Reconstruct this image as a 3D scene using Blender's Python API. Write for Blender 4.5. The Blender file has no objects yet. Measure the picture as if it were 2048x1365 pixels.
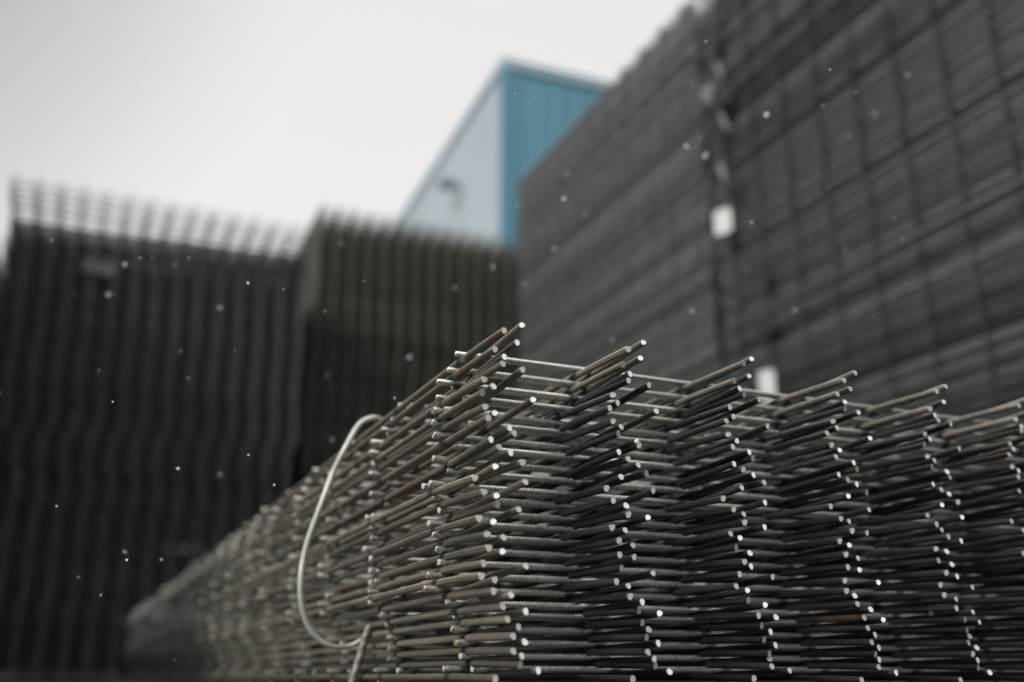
import bpy, math, random
import numpy as np
from mathutils import Vector, Matrix

random.seed(11)
rng = np.random.default_rng(11)
S = bpy.context.scene

# ------------------------------------------------------------------ camera
H = 0.19                      # camera height above the ground
PITCH, YAW, F_PX = math.radians(18.66), math.radians(23.6), 1991.0
cam_d = bpy.data.cameras.new("camera")
cam = bpy.data.objects.new("camera", cam_d)
S.collection.objects.link(cam)
cam.location = (0, 0, H)
cam.rotation_euler = (math.radians(90) + PITCH, 0, -YAW)
cam_d.sensor_width = 36.0
cam_d.lens = 35.0
cam_d.clip_start, cam_d.clip_end = 0.02, 2000
cam_d.dof.use_dof = True
cam_d.dof.focus_distance = 1.10
cam_d.dof.aperture_fstop = 1.95
S.camera = cam

# ------------------------------------------------------------------ sky and sun (overcast)
SUN_EL, SUN_AZ = math.radians(37), math.radians(246)      # azimuth clockwise from +Y
w = bpy.data.worlds.new("World"); S.world = w; w.use_nodes = True
nt = w.node_tree; nt.nodes.clear()
wo = nt.nodes.new("ShaderNodeOutputWorld"); bg = nt.nodes.new("ShaderNodeBackground")
sky = nt.nodes.new("ShaderNodeTexSky"); sky.sky_type = 'NISHITA'; sky.sun_disc = False
sky.sun_elevation, sky.sun_rotation = SUN_EL, SUN_AZ
sky.air_density, sky.dust_density, sky.ozone_density = 1.0, 4.0, 1.0
hs = nt.nodes.new("ShaderNodeHueSaturation"); hs.inputs["Saturation"].default_value = 0.05
mx = nt.nodes.new("ShaderNodeMixRGB"); mx.inputs[0].default_value = 0.80
mx.inputs[2].default_value = (5.4, 5.28, 5.22, 1)           # the even white of a snow cloud
nt.links.new(sky.outputs[0], hs.inputs["Color"]); nt.links.new(hs.outputs[0], mx.inputs[1])
# overcast sky: the zenith is brighter than the band near the horizon
tcw = nt.nodes.new("ShaderNodeTexCoord"); sxw = nt.nodes.new("ShaderNodeSeparateXYZ"); nt.links.new(tcw.outputs["Generated"], sxw.inputs[0])
mr = nt.nodes.new("ShaderNodeMapRange"); mr.interpolation_type = 'SMOOTHSTEP'
mr.inputs["From Min"].default_value = .60; mr.inputs["From Max"].default_value = 1.0
mr.inputs["To Min"].default_value = 1.0; mr.inputs["To Max"].default_value = 4.2
nt.links.new(sxw.outputs["Z"], mr.inputs["Value"])
vm = nt.nodes.new("ShaderNodeVectorMath"); vm.operation = 'SCALE'
nt.links.new(mx.outputs[0], vm.inputs[0]); nt.links.new(mr.outputs[0], vm.inputs["Scale"])
# a darker patch of sky to the upper left
dv = Vector((-.42, .66, .62)).normalized()
dt = nt.nodes.new("ShaderNodeVectorMath"); dt.operation = 'DOT_PRODUCT'; dt.inputs[1].default_value = dv
nt.links.new(tcw.outputs["Generated"], dt.inputs[0])
m2 = nt.nodes.new("ShaderNodeMapRange"); m2.interpolation_type = 'SMOOTHSTEP'
m2.inputs["From Min"].default_value = .82; m2.inputs["From Max"].default_value = 1.0
m2.inputs["To Min"].default_value = 1.0; m2.inputs["To Max"].default_value = .50
nt.links.new(dt.outputs["Value"], m2.inputs["Value"])
nz = nt.nodes.new("ShaderNodeTexNoise"); nz.inputs["Scale"].default_value = 1.6; nz.inputs["Detail"].default_value = 3
nt.links.new(tcw.outputs["Generated"], nz.inputs["Vector"])
m3 = nt.nodes.new("ShaderNodeMapRange"); m3.inputs["To Min"].default_value = .94; m3.inputs["To Max"].default_value = 1.06
nt.links.new(nz.outputs[0], m3.inputs["Value"])
mm_ = nt.nodes.new("ShaderNodeMath"); mm_.operation = 'MULTIPLY'
nt.links.new(m2.outputs[0], mm_.inputs[0]); nt.links.new(m3.outputs[0], mm_.inputs[1])
v2 = nt.nodes.new("ShaderNodeVectorMath"); v2.operation = 'SCALE'
nt.links.new(vm.outputs[0], v2.inputs[0]); nt.links.new(mm_.outputs[0], v2.inputs["Scale"])
nt.links.new(v2.outputs[0], bg.inputs["Color"]); nt.links.new(bg.outputs[0], wo.inputs["Surface"])
bg.inputs["Strength"].default_value = 0.1
sd = bpy.data.lights.new("sun", 'SUN'); sun = bpy.data.objects.new("sun", sd); S.collection.objects.link(sun)
sd.energy = 1.5; sd.angle = math.radians(11); sd.color = (1.0, 0.98, 0.95)
sv = Vector((math.sin(SUN_AZ)*math.cos(SUN_EL), math.cos(SUN_AZ)*math.cos(SUN_EL), math.sin(SUN_EL)))
sun.rotation_euler = sv.to_track_quat('Z', 'Y').to_euler()
S.view_settings.view_transform = 'Standard'; S.view_settings.look = 'None'
S.view_settings.exposure = 0.8; S.view_settings.gamma = 1.0; S.view_settings.use_curve_mapping = False
S.cycles.max_bounces = 8; S.cycles.diffuse_bounces = 4; S.cycles.use_denoising = True

# ------------------------------------------------------------------ helpers
def tag(o, label=None, cat=None, group=None, kind=None):
    if label: o["label"] = label
    if cat: o["category"] = cat
    if group: o["group"] = group
    if kind: o["kind"] = kind
    return o

def link(name, data, parent=None, loc=(0, 0, 0), rot=(0, 0, 0)):
    o = bpy.data.objects.new(name, data); S.collection.objects.link(o)
    o.location = loc; o.rotation_euler = rot
    if parent is not None: o.parent = parent
    return o

def mesh_np(name, V, faces, mats, mat_idx=None, smooth=None):
    """faces: list of numpy int arrays, each (n, k)"""
    me = bpy.data.meshes.new(name)
    V = np.asarray(V, dtype=np.float32)
    me.vertices.add(len(V)); me.vertices.foreach_set("co", V.ravel())
    loops = np.concatenate([f.ravel() for f in faces]).astype(np.int32)
    tot = np.concatenate([np.full(len(f), f.shape[1], dtype=np.int32) for f in faces])
    start = np.concatenate([[0], np.cumsum(tot)[:-1]]).astype(np.int32)
    me.loops.add(len(loops)); me.loops.foreach_set("vertex_index", loops)
    me.polygons.add(len(tot)); me.polygons.foreach_set("loop_start", start); me.polygons.foreach_set("loop_total", tot)
    for m in mats: me.materials.append(m)
    if mat_idx is not None: me.polygons.foreach_set("material_index", np.asarray(mat_idx, dtype=np.int32))
    if smooth is None: smooth = np.zeros(len(tot), dtype=bool)
    me.polygons.foreach_set("use_smooth", np.asarray(smooth, dtype=bool))
    me.update(calc_edges=True); me.validate()
    return me

def nodes(name):
    m = bpy.data.materials.new(name); m.use_nodes = True
    n = m.node_tree; b = n.nodes["Principled BSDF"]
    return m, n, b

def N(n, t, **kw):
    x = n.nodes.new(t)
    for k, v in kw.items(): setattr(x, k, v)
    return x

def steel(name, base, brown, rust=0.0, metallic=0.45, rough=0.48, weld=None, rib_tone=False, tone=.45):
    """mill-scale steel: base/brown mottled along the bar, optional rust spots, optional weld scorch rings"""
    m, n, b = nodes(name); L = n.links.new
    tc = N(n, "ShaderNodeTexCoord"); oi = N(n, "ShaderNodeObjectInfo")
    off = N(n, "ShaderNodeVectorMath", operation='SCALE'); off.inputs[0].default_value = (13.1, 7.7, 3.3)
    L(oi.outputs["Random"], off.inputs["Scale"])
    ad = N(n, "ShaderNodeVectorMath", operation='ADD'); L(tc.outputs["Object"], ad.inputs[0]); L(off.outputs[0], ad.inputs[1])
    n1 = N(n, "ShaderNodeTexNoise"); n1.inputs["Scale"].default_value = 9; n1.inputs["Detail"].default_value = 5
    L(ad.outputs[0], n1.inputs["Vector"])
    n2 = N(n, "ShaderNodeTexNoise"); n2.inputs["Scale"].default_value = 260; n2.inputs["Detail"].default_value = 3
    L(ad.outputs[0], n2.inputs["Vector"])
    r1 = N(n, "ShaderNodeValToRGB"); r1.color_ramp.elements[0].position = .35; r1.color_ramp.elements[1].position = .65
    r1.color_ramp.elements[0].color = (*base, 1); r1.color_ramp.elements[1].color = (*brown, 1)
    L(n1.outputs[0], r1.inputs[0])
    m1 = N(n, "ShaderNodeMixRGB", blend_type='MULTIPLY'); m1.inputs[0].default_value = 0.7
    r2 = N(n, "ShaderNodeValToRGB"); r2.color_ramp.elements[0].position = .3; r2.color_ramp.elements[1].position = .7
    r2.color_ramp.elements[0].color = (.55, .55, .55, 1); r2.color_ramp.elements[1].color = (1.25, 1.22, 1.18, 1)
    L(n2.outputs[0], r2.inputs[0]); L(r1.outputs[0], m1.inputs[1]); L(r2.outputs[0], m1.inputs[2])
    col = m1.outputs[0]
    if rib_tone:      # darker between the ribs, brighter on the crests
        at = N(n, "ShaderNodeAttribute"); at.attribute_name = "crest"
        mrr = N(n, "ShaderNodeMapRange"); mrr.inputs["To Min"].default_value = rib_tone[0]; mrr.inputs["To Max"].default_value = rib_tone[1]
        L(at.outputs["Fac"], mrr.inputs["Value"])
        ms = N(n, "ShaderNodeVectorMath", operation='SCALE'); L(col, ms.inputs[0]); L(mrr.outputs[0], ms.inputs["Scale"]); col = ms.outputs[0]
    # every bar or sheet has its own tone
    ta = N(n, "ShaderNodeAttribute"); ta.attribute_name = "tone"
    t1 = N(n, "ShaderNodeMath", operation='ADD'); L(oi.outputs["Random"], t1.inputs[0]); L(ta.outputs["Fac"], t1.inputs[1])
    t2 = N(n, "ShaderNodeMath", operation='FRACT'); L(t1.outputs[0], t2.inputs[0])
    t3 = N(n, "ShaderNodeMapRange"); t3.inputs["To Min"].default_value = 1 - tone; t3.inputs["To Max"].default_value = 1 + tone; L(t2.outputs[0], t3.inputs["Value"])
    t4 = N(n, "ShaderNodeVectorMath", operation='SCALE'); L(col, t4.inputs[0]); L(t3.outputs[0], t4.inputs["Scale"]); col = t4.outputs[0]
    if rust > 0:
        n3 = N(n, "ShaderNodeTexNoise"); n3.inputs["Scale"].default_value = 5.5; n3.inputs["Detail"].default_value = 6
        n3.inputs["Roughness"].default_value = .62
        o2 = N(n, "ShaderNodeVectorMath", operation='ADD'); o2.inputs[1].default_value = (41, 17, 5); L(ad.outputs[0], o2.inputs[0])
        L(o2.outputs[0], n3.inputs["Vector"])
        r3 = N(n, "ShaderNodeValToRGB"); r3.color_ramp.elements[0].position = .66 - rust*.1; r3.color_ramp.elements[1].position = .76 - rust*.1
        L(n3.outputs[0], r3.inputs[0])
        mr = N(n, "ShaderNodeMixRGB"); mr.inputs[2].default_value = (.20, .09, .045, 1)
        sc = N(n, "ShaderNodeMath", operation='MULTIPLY'); sc.inputs[1].default_value = .85; L(r3.outputs[0], sc.inputs[0])
        L(sc.outputs[0], mr.inputs[0]); L(col, mr.inputs[1]); col = mr.outputs[0]
    if weld:
        axis, first, pitch = weld
        sx = N(n, "ShaderNodeSeparateXYZ"); L(tc.outputs["Object"], sx.inputs[0])
        a = N(n, "ShaderNodeMath", operation='SUBTRACT'); a.inputs[1].default_value = first - pitch/2; L(sx.outputs[axis], a.inputs[0])
        bmod = N(n, "ShaderNodeMath", operation='FLOORED_MODULO'); bmod.inputs[1].default_value = pitch; L(a.outputs[0], bmod.inputs[0])
        c = N(n, "ShaderNodeMath", operation='SUBTRACT'); c.inputs[1].default_value = pitch/2; L(bmod.outputs[0], c.inputs[0])
        d = N(n, "ShaderNodeMath", operation='ABSOLUTE'); L(c.outputs[0], d.inputs[0])
        mrg = N(n, "ShaderNodeMapRange"); mrg.inputs["From Min"].default_value = .004; mrg.inputs["From Max"].default_value = .011
        mrg.inputs["To Min"].default_value = .8; mrg.inputs["To Max"].default_value = 0
        L(d.outputs[0], mrg.inputs["Value"])
        mw = N(n, "ShaderNodeMixRGB"); mw.inputs[2].default_value = (.018, .02, .024, 1)
        L(mrg.outputs[0], mw.inputs[0]); L(col, mw.inputs[1]); col = mw.outputs[0]
    L(col, b.inputs["Base Color"])
    rr = N(n, "ShaderNodeMapRange"); rr.inputs["To Min"].default_value = rough - .12; rr.inputs["To Max"].default_value = rough + .15
    L(n2.outputs[0], rr.inputs["Value"]); L(rr.outputs[0], b.inputs["Roughness"])
    b.inputs["Metallic"].default_value = metallic
    bp = N(n, "ShaderNodeBump"); bp.inputs["Strength"].default_value = .25; bp.inputs["Distance"].default_value = .0006
    L(n2.outputs[0], bp.inputs["Height"]); L(bp.outputs[0], b.inputs["Normal"])
    return m

def plain(name, col, rough=.6, metallic=0.0, noise=.12, scale=20, bump=0.0):
    m, n, b = nodes(name); L = n.links.new
    tc = N(n, "ShaderNodeTexCoord"); t = N(n, "ShaderNodeTexNoise"); t.inputs["Scale"].default_value = scale; t.inputs["Detail"].default_value = 6
    L(tc.outputs["Object"], t.inputs["Vector"])
    r = N(n, "ShaderNodeValToRGB"); r.color_ramp.elements[0].position = .3; r.color_ramp.elements[1].position = .7
    r.color_ramp.elements[0].color = tuple(c*(1-noise) for c in col) + (1,); r.color_ramp.elements[1].color = tuple(min(1, c*(1+noise)) for c in col) + (1,)
    L(t.outputs[0], r.inputs[0]); L(r.outputs[0], b.inputs["Base Color"])
    b.inputs["Roughness"].default_value = rough; b.inputs["Metallic"].default_value = metallic
    if bump:
        bp = N(n, "ShaderNodeBump"); bp.inputs["Strength"].default_value = bump; L(t.outputs[0], bp.inputs["Height"]); L(bp.outputs[0], b.inputs["Normal"])
    return m

def cut_end(name):
    """freshly sheared bar ends: pale metal, tone set per bar through the object colour"""
    m, n, b = nodes(name); L = n.links.new
    oi = N(n, "ShaderNodeObjectInfo"); tc = N(n, "ShaderNodeTexCoord")
    t = N(n, "ShaderNodeTexNoise"); t.inputs["Scale"].default_value = 600; L(tc.outputs["Object"], t.inputs["Vector"])
    r = N(n, "ShaderNodeValToRGB"); r.color_ramp.elements[0].color = (.75, .75, .75, 1); r.color_ramp.elements[1].color = (1.1, 1.1, 1.1, 1)
    L(t.outputs[0], r.inputs[0])
    mm = N(n, "ShaderNodeMixRGB", blend_type='MULTIPLY'); mm.inputs[0].default_value = 1
    L(oi.outputs["Color"], mm.inputs[1]); L(r.outputs[0], mm.inputs[2]); L(mm.outputs[0], b.inputs["Base Color"])
    b.inputs["Roughness"].default_value = .5; b.inputs["Metallic"].default_value = 0.0
    return m

M_LONG = steel("long_bar_steel", (.205, .192, .168), (.30, .27, .228), rust=.5, metallic=.5, rough=.42, rib_tone=(.22, 1.75), tone=.25, weld=("Y", .13, .25))
# darker copy for inner bars: the shade inside the stack is put into its colour
M_LONG_SHADE = steel("shaded_long_bar", (.042, .042, .041), (.078, .075, .068), rust=.35, metallic=.55, rough=.36, rib_tone=(.3, 1.7), tone=.35, weld=("Y", .13, .25))
M_CROSS = steel("cross_bar_steel", (.64, .625, .595), (.80, .78, .74), metallic=.75, rough=.34, rib_tone=(.5, 1.3), tone=.25, weld=("X", .026, .15))
M_END = cut_end("sheared_bar_end")

# ------------------------------------------------------------------ ribbed bars
NS = 14
def ribbed(length, rib_to, axis, r0=.0033, h=.0007, pitch=.0046, bend=None, roll=0.0, seed=0, slant=2.2, plain_step=.05):
    """one ribbed reinforcing bar with two rows of slanted ribs, running from 0 to length along the axis"""
    lr = random.Random(seed)
    ys = list(np.arange(.0012, rib_to, pitch/5))
    y = rib_to
    while y < length - .0012: ys.append(y); y += plain_step
    ys = np.array([0.0, .0006] + ys + [length - .0006, length])
    th = np.linspace(0, 2*math.pi, NS, endpoint=False)
    Y, T = np.meshgrid(ys, th, indexing='ij')
    half = np.where(np.sin(T) >= 0, 1.0, -1.0)
    u = np.where(half > 0, T, T - math.pi)
    ph = (Y/pitch + half*(u/math.pi - .5)*slant + np.where(half > 0, 0, .5)) % 1.0
    ridge = np.exp(-((ph - .5)/.17)**2)
    env = np.clip(np.abs(np.sin(T))*1.6, 0, 1)
    ribmask = np.clip((rib_to - Y)/.05, 0, 1)*.55 + .0 if rib_to < length - .01 else 1.0
    ribmask = np.where(Y < rib_to, np.clip(ribmask*2, 0, 1), 0) if rib_to < length - .01 else 1.0
    R = r0 + h*ridge*env*ribmask + (1 - ribmask)*h*.45 + .00018*np.sin(Y*31 + seed)
    seam = np.abs(np.sin(T)) < .12
    R = np.where(seam, r0 + h*.55, R)
    # cut ends: slightly squeezed by the shear
    for k, e in ((0, 0), (1, 0), (-1, 1), (-2, 1)):
        sq = 1 - (.08 if k in (0, -1) else .03)
        R[k] = r0*(sq + .11*np.cos(2*(th - lr.uniform(0, 3))) + .05*np.cos(3*(th - 1.1)))*1.06
    A = R*np.cos(T + roll); B = R*np.sin(T + roll)
    C = Y.copy()
    sl = [lr.uniform(-.25, .25) for _ in range(4)]
    C[0] += sl[0]*A[0] + sl[1]*B[0]; C[1] += sl[0]*A[1] + sl[1]*B[1]
    C[-1] += sl[2]*A[-1] + sl[3]*B[-1]; C[-2] += sl[2]*A[-2] + sl[3]*B[-2]
    wob = .0006*np.sin(Y*5.1 + seed)*np.clip(Y/.3, 0, 1)
    if bend is not None:
        tip = np.clip(1 - Y/.17, 0, 1)**1.6
        B = B + bend[1]*tip; A = A + bend[0]*tip
    A = A + wob; B = B + .5*wob
    if axis == 'Y': V = np.stack([A, C, B], -1)
    else: V = np.stack([C, A, B], -1)
    nr = len(ys); V = V.reshape(-1, 3)
    i = np.arange(nr - 1)[:, None]*NS; j = np.arange(NS)[None, :]; j2 = (j + 1) % NS
    q = np.stack([i + j, i + j2, i + NS + j2, i + NS + j], -1).reshape(-1, 4)
    if axis == 'X': pass
    else: q = q[:, ::-1]
    cap0 = np.arange(NS)[None, :]; cap1 = np.arange((nr-1)*NS, nr*NS)[None, ::-1]
    if axis == 'Y': pass
    else: cap0, cap1 = cap0[:, ::-1], cap1[:, ::-1]
    mi = np.concatenate([np.zeros(len(q)), [1, 1]]); sm = np.concatenate([np.ones(len(q)), [0, 0]]).astype(bool)
    crest = np.clip(ridge*env, 0, 1)*ribmask + (1 - ribmask)*.45
    crest = np.where(seam, .55, crest)
    return V, [q, cap0, cap1], mi, sm, (crest*np.ones_like(Y)).ravel()

def bar_mesh(name, V, F, mats, mi, sm, crest):
    me = mesh_np(name, V, F, mats, mi, sm)
    a = me.attributes.new("crest", 'FLOAT', 'POINT'); a.data.foreach_set("value", crest.astype(np.float32))
    return me

LONG_LEN, CROSS_LEN = 5.55, 2.15
NL, NT, OVY = 14, 22, .13
BENDS = [-.006, -.0045, -.003, -.0015, 0, .0015, .003, .0045, .006]
long_mesh = {}
for bi, bz in enumerate(BENDS):
    for v in range(2):
        V, F, mi, sm, cr = ribbed(LONG_LEN, 1.35, 'Y', pitch=.0052, h=.0009, slant=1.2, bend=(random.uniform(-.0015, .0015), bz), roll=random.uniform(0, 6.28), seed=bi*7 + v*3 + 1)
        long_mesh[bi, v] = bar_mesh("long_bar", V, F, [M_LONG, M_END], mi, sm, cr)
cross_mesh = []
for v in range(5):
    V, F, mi, sm, cr = ribbed(CROSS_LEN, CROSS_LEN, 'X', seed=90 + v, roll=random.uniform(0, 6.28))
    cross_mesh.append(bar_mesh("cross_bar", V, F, [M_CROSS, M_END], mi, sm, cr))
TIPS = [
    (0.4106, 0.9119, 0.3558), (0.3886, 0.9062, 0.3452), (0.4054, 0.9147, 0.3361), (0.3812, 0.9112, 0.3254), (0.3915, 0.9144, 0.3177),
    (0.3892, 0.9106, 0.3094), (0.412, 0.9107, 0.3059), (0.3692, 0.9157, 0.2913), (0.3828, 0.9233, 0.2865), (0.3681, 0.9187, 0.2781),
    (0.4248, 0.9165, 0.2768), (0.3707, 0.9198, 0.2626), (0.3846, 0.9233, 0.2593), (0.3746, 0.917, 0.2491), (0.402, 0.9195, 0.2451),
    (0.4035, 0.9177, 0.2378), (0.3806, 0.9233, 0.2302), (0.3881, 0.9194, 0.223), (0.4014, 0.9205, 0.218), (0.4118, 0.9171, 0.2087),
    (0.3831, 0.9183, 0.2028), (0.3643, 0.925, 0.1904), (0.4179, 0.9196, 0.1898), (0.3719, 0.9208, 0.1776), (0.388, 0.9235, 0.1737),
    (0.3855, 0.9161, 0.1631), (0.4093, 0.9192, 0.1606), (0.3668, 0.9206, 0.1496), (0.381, 0.9192, 0.1464), (0.3756, 0.9249, 0.1356),
    (0.3937, 0.9241, 0.132), (0.3774, 0.9194, 0.1207), (0.3922, 0.9195, 0.1174), (0.3774, 0.927, 0.107), (0.4158, 0.9189, 0.1041),
    (0.3699, 0.9211, 0.0934), (0.3866, 0.9235, 0.0894), (0.3822, 0.9191, 0.0788), (0.4, 0.915, 0.0742), (0.3935, 0.9182, 0.0644),
    (0.4184, 0.9186, 0.062), (0.3993, 0.9218, 0.0533), (0.4143, 0.9285, 0.0467), (0.4065, 0.9282, 0.0384), (0.421, 0.9298, 0.0331),
    (0.4073, 0.9249, 0.0245), (0.419, 0.9312, 0.0189), (0.4138, 0.9254, 0.0107), (0.4341, 0.9265, 0.0054), (0.3898, 0.9293, -0.0023),
]

# ------------------------------------------------------------------ ground
def box_arrays(x0, x1, y0, y1, z0, z1):
    V = [(x, y, z) for x in (x0, x1) for y in (y0, y1) for z in (z0, z1)]
    F = [(0, 1, 3, 2), (4, 6, 7, 5), (0, 4, 5, 1), (2, 3, 7, 6), (0, 2, 6, 4), (1, 5, 7, 3)]
    return np.array(V, float), np.array(F)

M_GROUND = plain("trodden_gravel", (.05, .048, .045), rough=.9, noise=.45, scale=6, bump=.4)
V = np.array([(-600, -600, 0), (600, -600, 0), (600, 600, 0), (-600, 600, 0)], float)
g = link("ground", mesh_np("ground", V, [np.array([[0, 1, 2, 3]])], [M_GROUND])); tag(g, kind="structure")

# ------------------------------------------------------------------ the near stack: every sheet a thing, every bar a part
ORD = ["topmost", "second", "third", "fourth", "fifth", "sixth", "seventh", "eighth", "ninth", "tenth", "eleventh", "twelfth",
       "thirteenth", "fourteenth", "fifteenth", "sixteenth", "seventeenth", "eighteenth", "nineteenth", "twentieth"]
TENS = {2: "twenty", 3: "thirty", 4: "forty", 5: "fifty"}
def ordinal(k):
    if k < 20: return ORD[k]
    t, u = divmod(k + 1, 10)
    if u == 0: return {3: "thirtieth", 4: "fortieth", 5: "fiftieth"}[t]
    return TENS[t] + "-" + (["first"] + ORD[1:])[u-1]

G_NEAR = "rebar mesh sheets of the near stack"
def near_sheet(k, X0, Y0, zt, zb, white):
    lab = ("%s steel mesh sheet %s the near stack, %s bar ends" %
           (ordinal(k), "of" if k == 0 else "from the top of", "bright white" if white else "dull beige"))
    root = link("mesh_sheet", None, None, (X0, Y0, H + zb), (0, 0, random.uniform(-.0012, .0012)))
    root.empty_display_size = .05
    tag(root, lab, "mesh sheet", G_NEAR)
    endc = (.80, .80, .82) if white else (.50, .475, .445)
    dz = zt - zb
    for i in range(NL):
        want = dz + random.gauss(0, .0007)
        bi = min(range(len(BENDS)), key=lambda q: abs(BENDS[q] - want))
        o = link("long_bar", long_mesh[bi, random.randrange(2)], root,
                 (.15*i + (random.gauss(0, .0011) if i else 0), random.gauss(0, .002), want - BENDS[bi]))
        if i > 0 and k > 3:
            o.material_slots[0].link = 'OBJECT'; o.material_slots[0].material = M_LONG_SHADE
        f = random.uniform(.9, 1.06)
        o.color = (endc[0]*f, endc[1]*f, endc[2]*f, 1)
    ov = .024 if white else .008
    if k < 4: ov = .012 if white else .002
    ty = -.006 if white else .006
    brown = random.random() < .5
    for j in range(NT):
        o = link("cross_bar", random.choice(cross_mesh), root,
                 (-ov + random.gauss(0, .0035), OVY + .25*j + ty + random.gauss(0, .002), .0069 + (-.0012 if white else .0012) + random.gauss(0, .0003)))
        f = random.uniform(.7, 1.05)
        o.color = (.50*f, .48*f, .45*f, 1) if not brown else (.26*f, .18*f, .12*f, 1)

for k in range(25):
    W, G_ = TIPS[2*k], TIPS[2*k + 1]
    lev = (W[2] + G_[2])/2
    near_sheet(2*k, W[0], W[1], W[2], lev + .0012, True)
    near_sheet(2*k + 1, G_[0], G_[1], G_[2], lev - .0012, False)

# ------------------------------------------------------------------ plain sheets (far away, bars too small to show)
def bar_set(nl, nt, ll, lt, ov, r=.0035, sides=4, jit=.0, lr=rng, ovy=.13, py=.25):
    """vertices and faces of one welded sheet with straight plain bars"""
    Vs, Fs, mi = [], [], []
    base = 0
    ang = np.linspace(0, 2*math.pi, sides, endpoint=False) + math.pi/sides
    ca, sa = np.cos(ang)*r, np.sin(ang)*r
    fq = np.array([(a, (a+1) % sides, (a+1) % sides + sides, a + sides) for a in range(sides)])
    for i in range(nl):
        x = .15*i + lr.normal(0, jit); y0 = lr.normal(0, jit)
        ring0 = np.stack([x + ca, np.full(sides, y0), sa], -1); ring1 = ring0 + [0, ll, 0]
        Vs += [ring0, ring1]; Fs.append(fq[:, ::-1] + base); mi += [0]*sides
        if sides == 4:
            Fs.append(np.array([[0, 1, 2, 3]]) + base); mi.append(1)
        base += 2*sides
    for j in range(nt):
        y = ovy + py*j + lr.normal(0, jit); x0 = -ov + lr.normal(0, jit)
        ring0 = np.stack([np.full(sides, x0), y + ca, 2*r + sa], -1); ring1 = ring0 + [lt, 0, 0]
        Vs += [ring0, ring1]; Fs.append(fq + base); mi += [2]*sides
        if sides == 4:
            Fs.append(np.array([[0, 3, 2, 1]]) + base); mi.append(1)
        base += 2*sides
    return np.concatenate(Vs), np.concatenate(Fs), np.array(mi)

def stack_offsets(n, bundle=40, jx=.012, jy=.012, wave=.015, bx=.02, lr=rng):
    """sideways shift of each sheet: slow wander, a jump between bundles, a little of its own"""
    k = np.arange(n)
    ph = lr.uniform(0, 6, 4)
    wx = wave*(np.sin(k/37 + ph[0]) + .6*np.sin(k/15 + ph[1]))
    wy = wave*(np.sin(k/29 + ph[2]) + .6*np.sin(k/13 + ph[3]))
    b = k//bundle
    jbx = lr.normal(0, bx, b.max() + 1)[b]; jby = lr.normal(0, bx, b.max() + 1)[b]
    return wx + jbx + lr.normal(0, jx, n), wy + jby + lr.normal(0, jy, n)

def sheet_z(n, pitch=.0142):
    return np.arange(n)//2*pitch

def add_tone(me, vals):
    a = me.attributes.new("tone", 'FLOAT', 'POINT'); a.data.foreach_set("value", vals.astype(np.float32))

def merged_stack(name, origin, n, nl, nt, ll, lt, mats, label, z_extra=None, yaw=None, jx=.006, jy=.006, wave=.012, bx=.012, py=.25, tilt=0):
    ox, oy = stack_offsets(n, jx=jx, jy=jy, wave=wave, bx=bx)
    oz = sheet_z(n) if z_extra is None else sheet_z(n) + z_extra
    V0, F0, m0 = bar_set(nl, nt, ll, lt, .025, jit=.0015, py=py)
    Vs, Fs = [], []
    for k in range(n):
        odd = k % 2
        V = V0 + [ox[k] + odd*.020 - .010, oy[k] + odd*.012, 0]
        if yaw is not None and yaw[k][0] != 0:
            a, px, dy = yaw[k]
            c, s = math.cos(a), math.sin(a)
            x, y = V[:, 0] - px, V[:, 1]
            V = np.stack([px + c*x - s*y, s*x + c*y + dy, V[:, 2]], -1)
        elif yaw is not None:
            V = V + [0, yaw[k][2], 0]
        V = V + [0, 0, oz[k]] + tilt*np.stack([np.zeros(len(V)), np.zeros(len(V)), V[:, 0]], -1)
        Vs.append(V); Fs.append(F0 + k*len(V0))
    me = mesh_np(name, np.concatenate(Vs), [np.concatenate(Fs)], mats, np.tile(m0, n))
    add_tone(me, np.repeat(rng.random(n), len(V0)))
    o = link(name, me, None, origin)
    tag(o, label, "mesh stack", kind="stuff")
    return o

M_GREEN = steel("weathered_grey_steel", (.17, .195, .187), (.25, .27, .255), metallic=.4, rough=.5)
M_GREEN_END = plain("dull_green_grey_ends", (.50, .55, .53), noise=.3, scale=40)
M_BROWN = steel("brownish_steel", (.20, .195, .17), (.27, .26, .22), rust=.15, metallic=.4, rough=.5)
M_BROWN_END = plain("dull_brown_ends", (.32, .31, .265), noise=.3, scale=40)
M_GREEN_X = steel("shaded_cross_steel", (.06, .066, .066), (.09, .097, .092), metallic=.3, rough=.6)  # shade on the cross bars behind the bar tips, put into their colour
M_BROWN_X = steel("shaded_brown_cross_steel", (.085, .08, .066), (.12, .11, .088), metallic=.3, rough=.6)  # same painted shade for the brownish stack's recessed cross bars
M_SIDE = steel("warm_grey_steel", (.215, .217, .212), (.29, .29, .282), rust=.08, metallic=.45, rough=.45)
M_SIDE_END = plain("pale_side_ends", (.34, .32, .30), noise=.3, scale=40)
M_SIDE2 = steel("cool_grey_steel", (.125, .137, .135), (.195, .207, .202), tone=.85, rust=0, metallic=.45, rough=.45)
M_SIDE2_X = steel("dull_cross_steel", (.085, .09, .087), (.125, .125, .12), metallic=.3, rough=.6)
M_TIMBER = plain("timber_bearer", (.22, .16, .10), rough=.85, noise=.35, scale=18, bump=.3)

def bearers(x0, x1, ys, near=False):
    for y in ys:
        V, F = box_arrays(x0 - .1, x1 + .1, y - .05, y + .05, 0.0, .10)
        o = link("timber_bearer", mesh_np("timber_bearer", V, [F], [M_TIMBER]))
        tag(o, "square timber bearer lying on the ground under a stack of steel mesh", "timber", "timber bearers under the mesh stacks")

Z0 = .104
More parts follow.
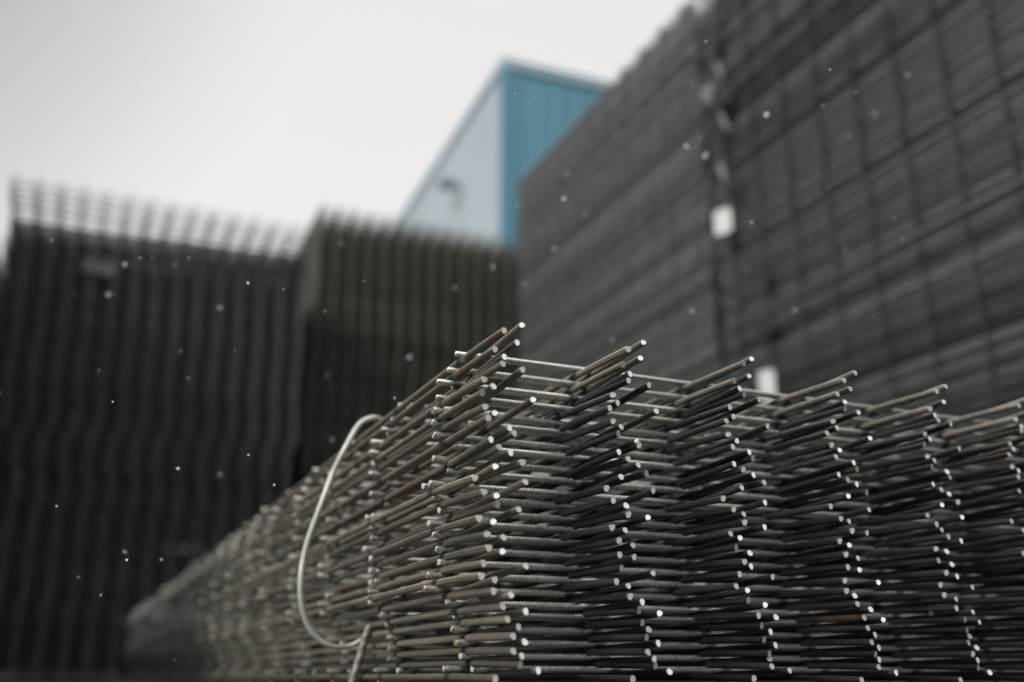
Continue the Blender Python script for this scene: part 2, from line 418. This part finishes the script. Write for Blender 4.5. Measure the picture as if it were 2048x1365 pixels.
# left stack, its end facing us; its top sheets jut forward
n1 = 470
zx = np.zeros(n1); yaw1 = [(-.10, 0, -.04)]*n1
top = 8
for q in range(top):
    k = n1 - top + q
    zx[k] = .006*q + .006
    yaw1[k] = (.004*(q % 3) - .003, 0, (-.28, -.40, -.33, -.46, -.38, -.52, -.44, -.55)[q])
merged_stack("mesh_stack", (-.70, 7.5, Z0), n1, 15, 23, 5.9, 2.15, [M_GREEN, M_GREEN_END, M_GREEN_X],
             "dark green-grey stack of steel mesh, top sheets jutting against the sky on the left", zx, yaw1, wave=.003, bx=.010, jx=.007)
# stack between left stack and the side stacks
n2 = 572
yaw2 = [(0, 0, 0)]*(n2 - 5) + [(.0, 0, d) for d in (-.04, -.08, -.02, -.10, -.06)]
merged_stack("mesh_stack", (1.66, 8.0, Z0), n2, 15, 23, 5.9, 2.15, [M_BROWN, M_BROWN_END, M_BROWN_X],
             "dark brownish stack of steel mesh in the middle, in front of the blue building", None, yaw2, wave=.008, bx=.006, jx=.004)
# sliver of one more stack on the far left
merged_stack("mesh_stack", (-2.98, 7.5, Z0), 478, 15, 23, 5.9, 2.15, [M_GREEN, M_GREEN_END, M_GREEN_X],
             "stack of steel mesh of which only a dark sliver shows at the left edge", wave=.01)
# far stack on the right, its long side facing the aisle
XS = 3.1
merged_stack("mesh_stack", (XS + .02, 4.30, Z0), 582, 14, 11, 2.68, 2.15, [M_SIDE, M_SIDE, M_SIDE],
             "tall warm grey stack of steel mesh beside the blue building, seen side on", wave=.004, bx=.006, jx=.009)
# near stack on the right: sheets in the middle of the view are things, the rest one mass
LN = 5.8
side_meshes = []
for v in range(6):
    V0, F0, m0 = bar_set(10, 23, LN, 1.5, .034, jit=.003, lr=np.random.default_rng(v + 50))
    side_meshes.append(mesh_np("mesh_sheet", V0, [F0], [M_SIDE2, M_SIDE2_X, M_SIDE2_X], m0))
n3 = 594
ox, oy = stack_offsets(n3, bundle=34, jx=.009, jy=.004, wave=.004, bx=.004)
oy = oy*.22
oz = sheet_z(n3)
k0, k1 = 150, 396
rest_V, rest_F, rest_m, nb = [], [], [], 0
Vr, Fr, mr_ = bar_set(10, 23, LN, 1.5, .034, jit=.003)
for k in range(n3):
    bdrop = -.004*((k//34) % 3)
    loc = (XS + ox[k] + (k % 2)*.014 + .012, 4.23 - LN + oy[k] + (k % 2)*.012, Z0 + oz[k])
    tl = .0006*math.sin(k//34*2.1)
    if k0 <= k < k1:
        o = link("mesh_sheet", side_meshes[k % 6], None, loc, (tl, 0, random.gauss(0, .0006)))
        tag(o, "thin steel mesh sheet, blurred, in the tall right-hand stack beside the white tags", "mesh sheet", "mesh sheets of the tall right-hand stack")
    else:
        V = Vr + loc; V[:, 2] += tl*(Vr[:, 1]); rest_V.append(V); rest_F.append(Fr + nb); rest_m.append(mr_); nb += len(Vr)
rest_me = (mesh_np("mesh_stack", np.concatenate(rest_V), [np.concatenate(rest_F)], [M_SIDE2, M_SIDE2_X, M_SIDE2_X], np.concatenate(rest_m)))
add_tone(rest_me, np.repeat(rng.random(len(rest_V)), len(Vr)))
o = link("mesh_stack", rest_me)
tag(o, "upper and lower sheets of the tall cool grey right-hand mesh stack", "mesh stack", kind="stuff")

# unseen stack added outside the left edge of the view to shade the aisle
merged_stack("mesh_stack", (-3.2, 2.25, Z0), 510, 15, 23, 5.9, 2.15, [M_GREEN, M_GREEN_END, M_GREEN_X],
             "unseen stack of steel mesh added left of the aisle to shade it")

merged_stack("mesh_stack", (.2, -8.6, Z0), 440, 15, 23, 5.9, 2.15, [M_GREEN, M_GREEN_END, M_GREEN_X],
             "unseen stack of steel mesh added behind the camera to dim the light")  # added out of view to hold back low sky light from behind

# lower sheets of the near stack (below the picture) and its bearers
Vn, Fn, mn = bar_set(14, 22, LONG_LEN, CROSS_LEN, .02, jit=.001)
low_mesh = mesh_np("mesh_sheet", Vn, [Fn], [M_LONG, M_END, M_CROSS], mn)
for k in range(6):
    for s in (0, 1):
        o = link("mesh_sheet", low_mesh, None, (.40 + s*.015 + random.gauss(0, .006), .925 + s*.012, Z0 + .0005 + k*.0142))
        o.color = (.6, .6, .58, 1)
        tag(o, "steel mesh sheet at the foot of the near stack, below the picture", "mesh sheet", "lowest sheets of the near stack")
bearers(.42, 2.5, (1.3, 3.6, 6.0))

# ------------------------------------------------------------------ wire tie on the near stack
def tube(pts, radii, sides=10, sub=6, twist=None):
    """Catmull-Rom tube through the points"""
    P = [Vector(p) for p in pts]; Q, R = [], []
    for i in range(len(P) - 1):
        p0, p1, p2, p3 = P[max(i-1, 0)], P[i], P[i+1], P[min(i+2, len(P)-1)]
        for s in range(sub):
            t = s/sub
            Q.append(.5*((2*p1) + (p2-p0)*t + (2*p0-5*p1+4*p2-p3)*t*t + (-p0+3*p1-3*p2+p3)*t**3))
            R.append(radii[i]*(1-t) + radii[i+1]*t)
    Q.append(P[-1]); R.append(radii[-1])
    V, F = [], []
    up = Vector((0, 1, 0.01))
    for i, q in enumerate(Q):
        d = (Q[min(i+1, len(Q)-1)] - Q[max(i-1, 0)]).normalized()
        a = d.cross(up).normalized(); b = d.cross(a).normalized()
        for s in range(sides):
            an = 2*math.pi*s/sides
            rr = R[i]*(1 + (twist*abs(math.cos(an - i*.55)) if twist else 0))
            V.append(q + a*math.cos(an)*rr + b*math.sin(an)*rr)
    n = len(Q)
    for i in range(n - 1):
        for s in range(sides):
            F.append((i*sides + s, i*sides + (s+1) % sides, (i+1)*sides + (s+1) % sides, (i+1)*sides + s))
    c = [tuple(range(sides))[::-1], tuple(range((n-1)*sides, n*sides))]
    return np.array([tuple(v) for v in V]), [np.array(F), np.array([c[0]]), np.array([c[1]])]

def smooth_mesh(name, V, F, mats):
    n = sum(len(f) for f in F)
    return mesh_np(name, V, F, mats, None, np.array([len(F[0]) > i for i in range(n)]))

M_WIRE = plain("pale_wire_rod", (.38, .375, .35), rough=.45, metallic=.35, noise=.15, scale=60)
M_TWIST = plain("grey_twisted_wire", (.20, .19, .175), rough=.5, metallic=.4, noise=.3, scale=300)
Yw = 1.40
root = link("wire_tie", None, None, (.40, Yw, H + .36))
tag(root, "pale bent wire tie looped over the left side of the near mesh stack", "wire")
def rel(p): return (p[0] - .40, p[1] - Yw, p[2] - .36)
loop = [(.46, Yw+.05, .352), (.405, Yw+.012, .3655), (.384, Yw, .364), (.366, Yw, .352), (.346, Yw, .314), (.332, Yw, .279), (.318, Yw, .238),
        (.304, Yw, .190), (.2975, Yw, .158), (.2945, Yw, .128), (.297, Yw, .098), (.307, Yw, .070), (.323, Yw, .050), (.344, Yw, .0400),
        (.368, Yw, .0405), (.386, Yw, .050), (.402, Yw+.004, .064)]
loop = [(p[0], p[1] + random.gauss(0, .002), p[2]) for p in loop]   # hand-bent
V, F = tube([rel(p) for p in loop], [.0044]*12 + [.0038, .0034, .003, .003, .003], sub=5)
link("loop", smooth_mesh("loop", V, F, [M_WIRE]), root)
tail = [(.394, Yw-.008, .069), (.388, Yw-.006, .052), (.382, Yw-.004, .026), (.374, Yw-.002, -.004), (.366, Yw, -.04), (.360, Yw, -.12)]
V, F = tube([rel(p) for p in tail], [.0046, .0048, .0048, .0048, .0048, .0045], sub=10, twist=.25)
link("twisted_tail", smooth_mesh("twisted_tail", V, F, [M_TWIST]), root)

# ------------------------------------------------------------------ tags and ties on the right-hand stacks
M_TAG = plain("white_tag_card", (.50, .50, .485), rough=.55, noise=.05)
M_DARK = plain("dark_blue_tag", (.008, .010, .013), rough=.85, noise=.2)
M_GREYTAG = plain("dirty_grey_label", (.12, .12, .12), rough=.7, noise=.2)
def tag_plate(name, x, y, z, wy, hz, mat, rot, label, group=None, cat="tag", thick=.004, wire_len=.05, axis='X'):
    root = link(name, None, None, (x, y, H + z), rot); tag(root, label, cat, group)
    bevel = min(wy, hz)*.18
    # rounded-corner plate, a real slab
    pts = []
    for cx, cz, a0 in ((wy/2-bevel, hz/2-bevel, 0), (-wy/2+bevel, hz/2-bevel, 90), (-wy/2+bevel, -hz/2+bevel, 180), (wy/2-bevel, -hz/2+bevel, 270)):
        for s in range(4):
            a = math.radians(a0 + s*30); pts.append((cx + bevel*math.cos(a), cz + bevel*math.sin(a)))
    n = len(pts); V = []
    for t in (-thick/2, thick/2):
        for (a, b) in pts:
            curl = .02*((b/hz)**2)
            V.append((t - curl, a, b) if axis == 'X' else (a, t - curl, b))
    F4 = np.array([(i, (i+1) % n, (i+1) % n + n, i + n) for i in range(n)])
    me = mesh_np("card", np.array(V), [F4, np.array([range(n)]), np.array([list(range(n, 2*n))[::-1]])], [mat])
    link("card", me, root)
    e = (0, 0, hz/2 - .01)
    far = (.03, 0, hz/2 + wire_len) if axis == 'X' else (0, .03, hz/2 + wire_len)
    V, F = tube([e, ((far[0])*.2, 0, hz/2 + wire_len*.6), far], [.0012]*3, sides=6)
    link("tie_wire", smooth_mesh("tie_wire", V, F, [M_DARK]), root)
    return root

tag_plate("paper_tag", XS-.10, 4.02, 2.33, .105, .145, M_TAG, (0, 0, math.radians(24)), "white tag hanging at the dark gap between the right-hand stacks", "white tags on the right-hand stacks")
tag_plate("paper_tag", XS-.10, 3.765, 1.345, .085, .15, M_TAG, (0, 0, math.radians(24)), "white tag low on the right-hand stack, just above the near bar ends", "white tags on the right-hand stacks")
tag_plate("paper_tag", XS-.09, 4.06, 3.16, .11, .10, M_GREYTAG, (0, 0, math.radians(24)), "small grey tag high up at the gap between the right-hand stacks")
for (x, y, z, a, b, lab) in (
        (XS-.08, 3.97, 3.10, .13, .13, "dark tag beside the small grey tag high at the gap"),
        (XS-.08, 4.09, 2.97, .12, .11, "dark tag just below the small grey tag at the gap"),
        (XS-.08, 4.09, 3.29, .10, .09, "dark tag just above the small grey tag at the gap"),
        (XS-.08, 4.07, 3.52, .15, .14, "uppermost dark tag at the gap, near the top of the picture"),
        (XS-.08, 3.94, 2.55, .08, .10, "small dark tag above and right of the white tag at the gap"),
        (XS-.08, 3.775, 1.97, .09, .095, "upper of two dark tags under the white tag at the gap"),
        (XS-.08, 3.77, 1.67, .13, .09, "lower of two dark tags, above the lower white tag")):
    tag_plate("dark_tag", x, y, z, a, b, M_DARK, (0, 0, math.radians(24)), lab, "dark tags on the right-hand stacks")
tag_plate("paper_tag", -.06, 7.42, 2.86, .24, .10, M_GREYTAG, (0, math.radians(4), 0), "faint grey label on the end of the left stack", axis='Y')

# pale strapping strips hanging in the gap
M_STRIP = plain("pale_strap", (.16, .16, .155), rough=.5, noise=.15)
for (y0_, z0_, y1_, z1_, wd) in ((4.02, 3.34, 3.97, 3.20, .03), (4.02, 3.02, 3.96, 2.86, .035), (4.06, 2.70, 3.97, 2.50, .045)):
    V, F = tube([(XS-.06, y0_, H+z0_), (XS-.08, (y0_+y1_)/2, H+(z0_+z1_)/2), (XS-.06, y1_, H+z1_)], [wd*.35, wd*.5, wd*.35], sides=8)
    V[:, 0] = (V[:, 0] - XS + .07)*.25 + XS - .07
    o = link("loose_strap", smooth_mesh("loose_strap", V, F, [M_STRIP]))
    tag(o, "loose grey strap hanging at the dark gap, %s" %
        {3.34: "uppermost of three", 3.02: "below the small grey tag", 2.70: "just above the white tag"}[z0_],
        "strap", "loose straps at the gap")

# ------------------------------------------------------------------ blue building
def sheeting(name, col, rough=.5):
    m, n, b = nodes(name); L = n.links.new
    tc = N(n, "ShaderNodeTexCoord"); t = N(n, "ShaderNodeTexNoise"); t.inputs["Scale"].default_value = .35; t.inputs["Detail"].default_value = 4
    L(tc.outputs["Object"], t.inputs["Vector"])
    r = N(n, "ShaderNodeValToRGB"); r.color_ramp.elements[0].position = .3; r.color_ramp.elements[1].position = .7
    r.color_ramp.elements[0].color = tuple(c*.93 for c in col) + (1,); r.color_ramp.elements[1].color = tuple(min(1, c*1.05) for c in col) + (1,)
    L(t.outputs[0], r.inputs[0]); L(r.outputs[0], b.inputs["Base Color"]); b.inputs["Roughness"].default_value = rough
    return m
M_BLUE = sheeting("blue_wall_sheeting", (.06, .19, .26))
M_PALE = sheeting("pale_wall_sheeting", (.305, .35, .38))
M_TRIM = sheeting("blue_trim", (.22, .31, .36))
M_LAMP = plain("grey_lamp_housing", (.22, .26, .29), rough=.5)
BY = 18.0; BX = BY*.4262; BZ = BY*.747 + H
root = link("blue_building", None, None, (BX, BY, 0), (0, 0, math.radians(-2.2)))
tag(root, "tall blue hall with a pale grey side wall rising behind the mesh stacks", "building")
def ribbed_wall(axis, length, z1, mat, name, depth=.014, pitch=.5):
    """trapezoidal wall sheeting as real folds"""
    V, F = [], []; n = int(length/pitch)
    prof = []
    for i in range(n):
        a = i*pitch
        prof += [(a, 0), (a + pitch*.55, 0), (a + pitch*.62, depth), (a + pitch*.93, depth)]
    prof.append((n*pitch, 0))
    for (a, d) in prof:
        for z in (0, z1):
            V.append((a, -d, z) if axis == 'X' else (-d, a, z))
    for i in range(len(prof) - 1):
        F.append((2*i, 2*i+2, 2*i+3, 2*i+1) if axis == 'X' else (2*i, 2*i+1, 2*i+3, 2*i+2))
    return mesh_np(name, np.array(V), [np.array(F)], [mat])
link("front_wall", ribbed_wall('X', 26, BZ - .25, M_BLUE, "front_wall"), root)
link("side_wall", ribbed_wall('Y', 40, BZ - .25, M_PALE, "side_wall"), root)
V, F = box_arrays(0.05, 26, 0.05, 40, BZ - .5, BZ - .1); link("roof", mesh_np("roof", V, [F], [M_TRIM]), root)
V, F = box_arrays(-.06, 26, -.06, .05, BZ - .25, BZ); link("parapet_trim", mesh_np("parapet_trim", V, [F], [M_TRIM]), root)
V, F = box_arrays(-.06, .05, .051, 40, BZ - .25, BZ); link("parapet_trim", mesh_np("parapet_trim", V, [F], [M_TRIM]), root)
V, F = box_arrays(-.07, .16, -.07, .12, 0, BZ - .252); link("corner_trim", mesh_np("corner_trim", V, [F], [M_BLUE]), root)
lamp = link("flood_lamp", None, root, (-.05, 3.1, BZ - 1.75))
V, F = box_arrays(-.5, -.12, -.18, .18, -.09, .08); link("lamp_head", mesh_np("lamp_head", V, [F], [M_LAMP]), lamp)
V, F = box_arrays(-.119, .03, -.05, .05, -.05, .05); link("bracket", mesh_np("bracket", V, [F], [M_LAMP]), lamp)

# ------------------------------------------------------------------ snowflakes in the air
M_SNOW = plain("snow", (.90, .90, .92), rough=.8, noise=.03)
flake_meshes = []
for v in range(5):
    lr = random.Random(v + 5)
    V, F = [], []
    nb = 0
    for c in range(3):
        cx, cy, cz = (lr.uniform(-.5, .5) for _ in range(3)); rr = lr.uniform(.45, .8)
        dirs = [(1, 0, 0), (-1, 0, 0), (0, 1, 0), (0, -1, 0), (0, 0, 1), (0, 0, -1)]
        V += [(cx + d[0]*rr*lr.uniform(.6, 1.2), cy + d[1]*rr*lr.uniform(.6, 1.2), cz + d[2]*rr*lr.uniform(.6, 1.2)) for d in dirs]
        F += [(nb+a, nb+b_, nb+c_) for a, b_, c_ in ((0, 2, 4), (2, 1, 4), (1, 3, 4), (3, 0, 4), (2, 0, 5), (1, 2, 5), (3, 1, 5), (0, 3, 5))]
        nb += 6
    flake_meshes.append(mesh_np("snowflake", np.array(V), [np.array(F)], [M_SNOW]))
R_CAM = cam.rotation_euler.to_matrix()
def flake(px, py, dist, size):
    d = R_CAM @ Vector(((px - 1024)/F_PX, (682.5 - py)/F_PX, -1.0))
    p = Vector((0, 0, H)) + d*dist
    if p.z < .02: return
    o = link("snowflake", random.choice(flake_meshes), None, p, (random.uniform(0, 3), random.uniform(0, 3), random.uniform(0, 3)))
    o.scale = (size, size, size)
    tag(o, "tiny white snowflake falling through the air" if dist < 1.6 else "small blurred snowflake drifting further off in the air",
        "snowflake", "snowflakes near the camera" if dist < 1.6 else "blurred snowflakes further off")
SHARP = [(103,481,1.5),(378,517,1),(497,567,2.2),(567,579,1.6),(280,516,1.2),(305,517,1),(183,636,1),(117,655,.7),(230,589,1.2),(151,590,1.2),
 (362,702,1),(470,702,.9),(536,700,.9),(198,742,1),(225,805,1.5),(376,757,.9),(497,911,2.2),(356,938,1.8),(549,970,1.2),(113,1013,1.6),
 (250,1105,1.5),(253,1120,1.3),(323,1120,1.2),(157,1155,.9),(202,1190,.9),(349,1320,.9),(382,1228,.8),(789,797,1.4),(728,562,1.6),(650,623,1),
 (1030,188,.9),(1058,203,1),(1412,84,1.3),(1383,162,1),(1462,96,.8),(1226,309,.8),(1233,306,.7),(1399,278,1.2),(1399,556,.9),(1503,446,1.6),
 (1646,213,1.6),(1697,272,1.1),(1660,140,1.3),(1712,185,1),(1974,24,1),(1957,14,.8),(1806,480,.9),(1867,146,.8),(1720,570,.8),(1745,635,.8),
 (1789,438,.8),(1664,620,.7),(1442,556,1),(1658,376,.9),(1900,236,.8),(1864,313,.8),(1943,245,1),(1578,212,.8),(1618,400,.7),(1085,596,1),
 (925,722,.7),(0,787,1.2),(655,1110,.8),(540,1120,.8),(421,212,1.2),(297,308,.8),(886,1050,.7),(1530,1217,.8),(1862,1227,1.2)]
SOFT = [(682,489,1.3),(654,752,1.6),(986,535,1.5),(1037,413,1.5),(1132,348,1.6),(1128,399,1.8),(1224,681,1.6),(1373,293,1.7),(1411,312,2.2),
 (1277,447,1.3),(1108,499,1.3),(440,616,1.3),(350,530,1.4),(442,952,1.4),(1750,228,2.2),(1535,235,2.6),(1052,568,1.2),(1384,622,1.2),(250,530,1.5),
 (910,575,1.1),(820,715,1.5),(1232,268,1.2),(665,880,1.5),(573,492,1.7),(217,590,1.5),(1556,170,1.2),(1170,430,1.3),(1590,620,1.2),(1690,500,1.2),(1815,150,1.2)]
for (px, py, s) in SHARP:
    over = px > 480 and py > 1355 - (px - 80)*.76
    dist = random.uniform(.78, .86) if over else random.choice([random.uniform(.85, 1.0), random.uniform(1.0, 1.3)])
    flake(px, py, dist, random.uniform(.0006, .0012)*s*dist)
for (px, py, s) in SOFT:
    dist = random.uniform(1.7, 2.3)
    flake(px, py, dist, random.uniform(.0017, .0031)*s*dist/2)
